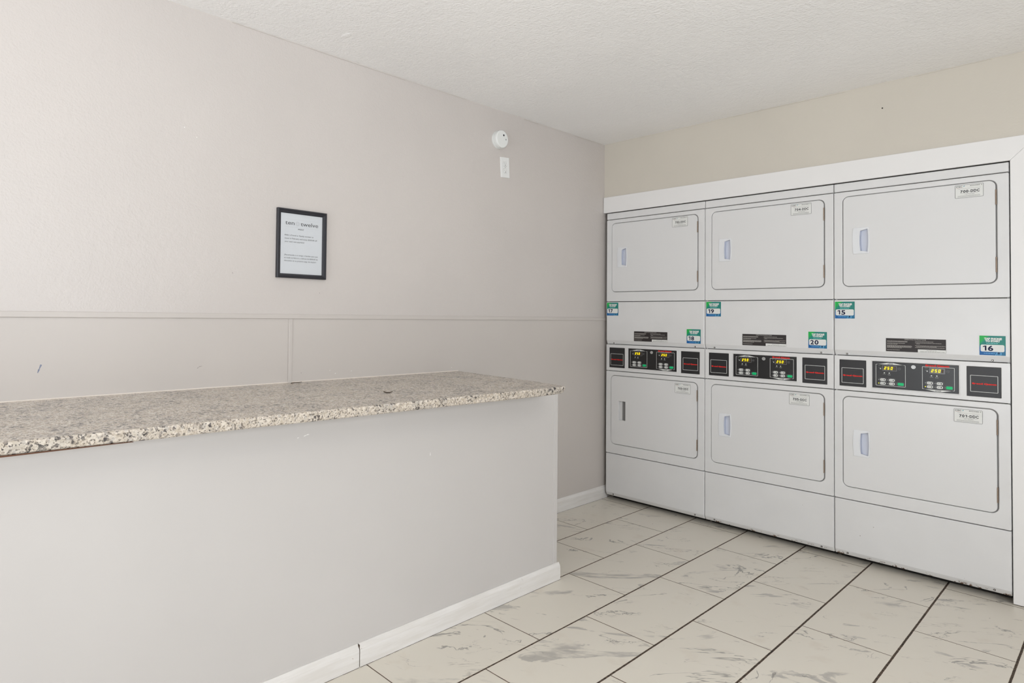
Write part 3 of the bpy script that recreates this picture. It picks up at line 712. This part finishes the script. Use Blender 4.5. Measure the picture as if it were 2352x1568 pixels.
def control(parent):
    b = MB(FACE, ORG); z0, z1 = .8872, 1.0660
    L, C_, R_ = rr(.0245, .1425, .9085, 1.0450, .0012, 1), rr(.1688, .5066, .9118, 1.0447, .0012, 1), rr(.5350, .6540, .9070, 1.0447, .0012, 1)
    b.plate(rr(.0015, W - .0015, z0, z1, .004, 3), [L, C_, R_], -.018, -.0010, M_ENAM, .002, 2)
    # raised lip round the middle window
    lip = rr(.1645, .5122, .9050, 1.0494, .003, 3)
    prof = [(0, -.0010), (.0010, .0012), (.0032, .0012), (.0043, -.0010)]
    for (d0, m0), (d1, m1) in zip(prof, prof[1:]): b.wallring(lip(d0), m0, lip(d1), m1, M_ENAM)
    cp = b.build('control_panel', parent, ORGB)
    for (a0, a1, c0, c1, i0, i1, j0, j1) in ((.0245, .1425, .9085, 1.0450, .0345, .1312, .9250, 1.0035), (.5350, .6540, .9070, 1.0447, .5475, .6435, .9283, 1.0047)):
        b = MB(FACE, ORG); b.plate(rr(a0 + .0004, a1 - .0004, c0 + .0004, c1 - .0004, .001, 1), [], -.016, -.0028, M_BLACK2, .0008, 1)
        b.outline(rr(i0, i1, j0, j1, .0022, 3), .0018, -.0024, M_INKW)
        m_ = (j0 + j1) / 2; b.text('Speed Queen', (i0 + i1) / 2 + .0005, m_ - .0030, .0062, -.0024, M_RED, (i1 - i0) * .88, 'C', .08)
        tag(b.build('blank_plate', cp), 'black plate with a white outline and red lettering')
    b = MB(FACE, ORG); b.plate(rr(.1692, .5062, .9122, 1.0443, .001, 1), [], -.016, -.0028, M_BLACK, .0006, 1); n = -.0025
    b.text('Speed Queen', .4275, 1.0338, .0078, n, M_RED, .0900, 'C', .08)
    for s_, (x0, x1, y0, y1) in enumerate(((.1836, .3054, .9238, 1.0312), (.3703, .4921, .9232, 1.0315))):
        b.outline(rr(x0, x1, y0, y1, .0022, 3), .0016, n, M_INKW); xm = (x0 + x1) / 2
        if s_ == 0: b.flat([(x0 + .004, y1 - .0016), (x1 - .004, y1 - .0016), (xm + .012, y1 + .0085), (xm - .012, y1 + .0085)], n, M_INKW)
        else: b.flat([(xm - .012, y0 - .0090), (xm + .012, y0 - .0090), (x1 - .004, y0 + .0016), (x0 + .004, y0 + .0016)], n, M_INKW)
        b.text(('UPPER', 'LOWER')[s_], xm, (y1 + .0012 if s_ == 0 else y0 - .0070), .0052, n + .0002, M_INK, .0230, 'C', .02)
        # door-and-cycle pictogram, indicator captions
        b.dashes(x0 + .0105, x0 + .0175, y1 - .0070, .0012, n, M_INKG, 3); b.rect(x0 + .0195, x0 + .0203, y1 - .0120, y1 - .0040, n, plain('dim_green_ink', (110, 150, 60), .5, .3))
        b.dashes(x0 + .0120, x0 + .0180, y1 - .0185, .0012, n, M_INKG, 4); b.cap([[(x0 + .0195 + .0022 * cos(k * pi / 6), y1 - .0215 + .0034 * sin(k * pi / 6)) for k in range(12)]], n, M_INKW)
        b.dashes(x0 + .0290, x0 + .0420, y1 - .0500, .0016, n, M_INKG, 5); b.dashes(x0 + .0500, x0 + .0620, y1 - .0500, .0014, n, M_INKG, 6); b.dashes(x0 + .0500, x0 + .0620, y1 - .0525, .0014, n, M_INKG, 8)
        b.outline(lambda d=0, xx=x0 + .0968, yy=y1 - .0182: [(xx + (.0056 - d) * cos(k * pi / 10), yy + (.0056 - d) * sin(k * pi / 10)) for k in range(20)], .0006, n, M_INKG)
        b.cap([[(x0 + .0968 + .0012 * cos(k * pi / 4), y1 - .0182 + .0012 * sin(k * pi / 4)) for k in range(8)]], n, M_INKG)
    cb = tag(b.build('control_board', cp), 'black film control board with white outlines')
    for s_, (x0, y0, y1) in enumerate(((.1836, .9238, 1.0312), (.3703, .9232, 1.0315))):
        DPT = cp
        b = MB(FACE, ORG); u, v = x0 + .0278, y1 - .0312
        b.plate(rr(u, u + .0588, v, v + .0268, .0016, 3), [], -.0028, -.0018, M_DISP, .0004, 1); b.outline(rr(u, u + .0588, v, v + .0268, .0016, 3), .0012, -.0016, M_INKG)
        segs = {'2': 'abged', '5': 'afgcd', '0': 'abcdef'}; n = -.0014
        for k, ch in enumerate('250'):
            du = u + .0068 + k * .0132; dv = v + .0062; w_, h_, t_ = .0078, .0140, .0022
            S = {'a': (0, w_, h_ - t_, h_), 'd': (0, w_, 0, t_), 'g': (0, w_, h_ / 2 - t_ / 2, h_ / 2 + t_ / 2), 'b': (w_ - t_, w_, h_ / 2, h_), 'c': (w_ - t_, w_, 0, h_ / 2), 'f': (0, t_, h_ / 2, h_), 'e': (0, t_, 0, h_ / 2)}
            for q in segs[ch]:
                a0, a1, c0, c1 = S[q]; sl = .16
                b.flat([(du + a0 + c0 * sl, dv + c0), (du + a1 + c0 * sl, dv + c0), (du + a1 + c1 * sl, dv + c1), (du + a0 + c1 * sl, dv + c1)], n, M_LED)
        b.rect(u + .0455, u + .0535, v + .0055, v + .0215, n, plain('unlit_digit', (86, 74, 62), .5, .3))
        tag(b.build('display', cp), 'small display lit with yellow digits 250')
        for k, (lu, lv) in enumerate(((x0 + .0357, y1 - .0423), (x0 + .0560, y1 - .0423))):
            b = MB(FACE, ORG); b.cyl(lu, lv, -.0028, -.0016, .0022, M_LEDW, 12); b.build('indicator_lamp', cp)
        for k, (bu, bv) in enumerate(((x0 + .0296, y0 + .0303), (x0 + .0296, y0 + .0123), (x0 + .0667, y0 + .0303), (x0 + .0667, y0 + .0123))):
            b = MB(FACE, ORG); b.plate(rr(bu - .0118, bu + .0118, bv - .0066, bv + .0066, .0058, 4), [], -.0028, -.0014, M_INKW, .0005, 1)
            b.outline(rr(bu - .0150, bu + .0150, bv - .0083, bv + .0083, .003, 3), .0005, -.0022, M_INKG)
            b.cap([[(bu + .0058 + .0024 * cos(q * pi / 6), bv + .0034 * sin(q * pi / 6)) for q in range(12)]], -.0012, M_INK)
            b.dashes(bu - .0080, bu + .0010, bv + .0004, .0014, -.0012, M_INKG3, k); b.dashes(bu - .0080, bu - .0002, bv - .0024, .0014, -.0012, M_INKG3, k + 3)
            b.cyl(bu - .0172, bv, -.0028, -.0018, .0022, M_LEDY if (k == 1 and DI == 2) else M_INKG, 10)
            b.build('button', cp)
        b = MB(FACE, ORG); bu, bv = x0 + .1022, y0 + .0133
        b.plate(rr(bu - .0122, bu + .0122, bv - .0068, bv + .0068, .004, 4), [], -.0028, -.0014, M_GREENB, .0005, 1)
        b.outline(rr(bu - .0165, bu + .0138, bv - .0086, bv + .0086, .003, 3), .0006, -.0022, M_INKG); b.cyl(bu - .0150, bv, -.0028, -.0018, .0015, M_INKG, 8)
        tag(b.build('start_button', cp), 'green start button')
    b = MB(FACE, ORG); b.cyl(.3370, 1.0258, -.0028, .0005, .0095, M_CHROME, 24, .0085); b.cyl(.3370, 1.0258, .0005, .0012, .0050, M_INKG2, 16); b.cyl(.3370, 1.0258, .0012, .0022, .0034, M_CHROME, 12)
    tag(b.build('key_lock', cp), 'round metal key lock')
    return cp
def screw(parent, u, v, n):
    b = MB(FACE, ORG); b.cyl(u, v, n - .003, n + .0016, .0052, M_SCREW, 16, .0044); b.cyl(u, v, n + .0016, n + .0018, .0018, M_CHROME, 8); return b.build('screw', parent, ORGB)
def boss(b, u, v, w, h, n, mat):      # little pressed hood round a fixing screw
    base = [(u - w, v - h * .55), (u + w, v - h * .55), (u + w * .45, v + h * .6), (u, v + h), (u - w * .45, v + h * .6)]
    top = [(u - w * .5, v - h * .55), (u + w * .5, v - h * .55), (u + w * .3, v + h * .35), (u, v + h * .55), (u - w * .3, v + h * .35)]
    b.wallring(base, n - .012, top, n, mat); b.cap([top], n, mat)
DU0, DU1 = .0414, .6425
LABELS = ['white double stacked dryer at the left, against the side wall, stickers 17 and 18',
          'middle white double stacked dryer of the row, stickers 19 and 20',
          'white double stacked dryer at the right beside the white upright board, stickers 15 and 16']
SPEC = [dict(up='702-DDC', lo='703-DDC', ulab=(.4775, 1.8300), llab=(.4985, .7800), t1=('17', .0048, 1.2647), t2=('18', .5732, 1.0955), ins=(.2122, 1.0955), bare=True),
        dict(up='704-DDC', lo='705-DDC', ulab=(.4805, 1.8280), llab=(.4705, .7840), t1=('19', .0090, 1.2647), t2=('20', .5656, 1.0983), ins=(.2215, 1.0990), bare=False),
        dict(up='700-DDC', lo='701-DDC', ulab=(.4980, 1.8290), llab=(.4892, .7825), t1=('15', .0054, 1.2600), t2=('16', .5810, 1.0993), ins=(.2272, 1.0985), bare=False)]
for DI, sp in enumerate(SPEC):
    X0 = DI * W; DY = (0, 0, 0)[DI]
    ORG = (0, 0, 0); ORGB = None
    root = empty('stacked_dryer', (X0, 0, 0)); tag(root, LABELS[DI], 'dryer', 'stacked dryers in the alcove')
    b = MB(); b.box(.003, W - .003, .0205, .70, .040, 1.966, M_ENAM); b.box(.012, W - .012, .0185, .0206, .045, 1.96, M_GAP)
    b.build('cabinet', root)
    b = MB(); b.box(.010, W - .010, .085, .69, 0, .0405, M_GAP); b.build('base', root)  # dark block added to blacken the shaded gap under the dryer
    b = MB(FACE, ORG); loft(b, .0012, W - .0012, [(1.9286, -.003), (1.9300, -.001), (1.9325, 0), (1.9670, 0), (1.9705, -.0016), (1.9722, -.005), (1.9724, -.012)], M_ENAM, .006); b.build('top_strip', root)
    v0, v1 = 1.4270, 1.8985
    b = MB(FACE, ORG); b.plate(rr(.0012, W - .0012, 1.3614, 1.9250, .006, 4), [rr(DU0 - .0012, DU1 + .0016, v0 - .0012, v1 + .0012, .030, 8)], -.0185, 0, M_ENAM, .0035, 3); pu = b.build('upper_front_panel', root)
    b = MB(FACE, ORG); b.plate(rr(DU0 - .0011, DU1 + .0015, v0 - .0011, v1 + .0011, .030, 8), [rr(DU0 + .0021, DU1 - .0029, v0 + .0021, v1 - .0021, .026, 8)], -.0185, -.0060, M_GASK); b.build('door_seal', root)
    door(root, v0, v1, 1.6625, sp['up'], sp['ulab'], False)
    # middle access panel with its sloping foot
    b = MB(FACE, ORG); loft(b, .0012, W - .0012, [(1.0692, -.0135), (1.0700, -.0120), (1.0930, -.0012), (1.0955, -.0002), (1.0985, 0), (1.3530, 0), (1.3565, -.0012), (1.3580, -.004)], M_ENAM, .006)
    for uu in (.0588, .6256): boss(b, uu, 1.0775, .013, .011, -.0045, M_ENAM)
    b.build('middle_panel', root)
    for uu in (.0588, .6256): screw(root, uu, 1.0765, -.0045)
    tap_sticker(root, sp['t1'][0], sp['t1'][1], sp['t1'][2]); tap_sticker(root, sp['t2'][0], sp['t2'][1], sp['t2'][2])
    instr_sticker(root, *sp['ins'])
    control(root)
    v0, v1 = .3875, .8552
    b = MB(FACE, ORG); b.plate(rr(.0012, W - .0012, .3225, .8835, .006, 4), [rr(DU0 - .0022, DU1 + .0006, v0 - .0012, v1 + .0012, .030, 8)], -.0185, 0, M_ENAM, .0035, 3); b.build('lower_front_panel', root)
    b = MB(FACE, ORG); b.plate(rr(DU0 - .0021, DU1 + .0005, v0 - .0011, v1 + .0011, .030, 8), [rr(DU0 + .0009, DU1 - .0041, v0 + .0021, v1 - .0021, .026, 8)], -.0185, -.0060, M_GASK); b.build('door_seal', root)
    DU0 -= .0012; DU1 -= .0012
    door(root, v0, v1, .6195, sp['lo'], sp['llab'], sp['bare'])
    DU0 += .0012; DU1 += .0012
    b = MB(FACE, ORG); loft(b, .0012, W - .0012, [(.0322, -.0120), (.0332, -.0105), (.0530, -.0012), (.0550, -.0002), (.0580, 0), (.3150, 0), (.3178, -.0012), (.3190, -.004)], M_ENAM, .006)
    for uu in (.0593, .6266): boss(b, uu, .0450, .013, .010, -.0035, M_ENAM)
    b.build('kick_panel', root)
    for uu in (.0593, .6266): screw(root, uu, .0440, -.0035)
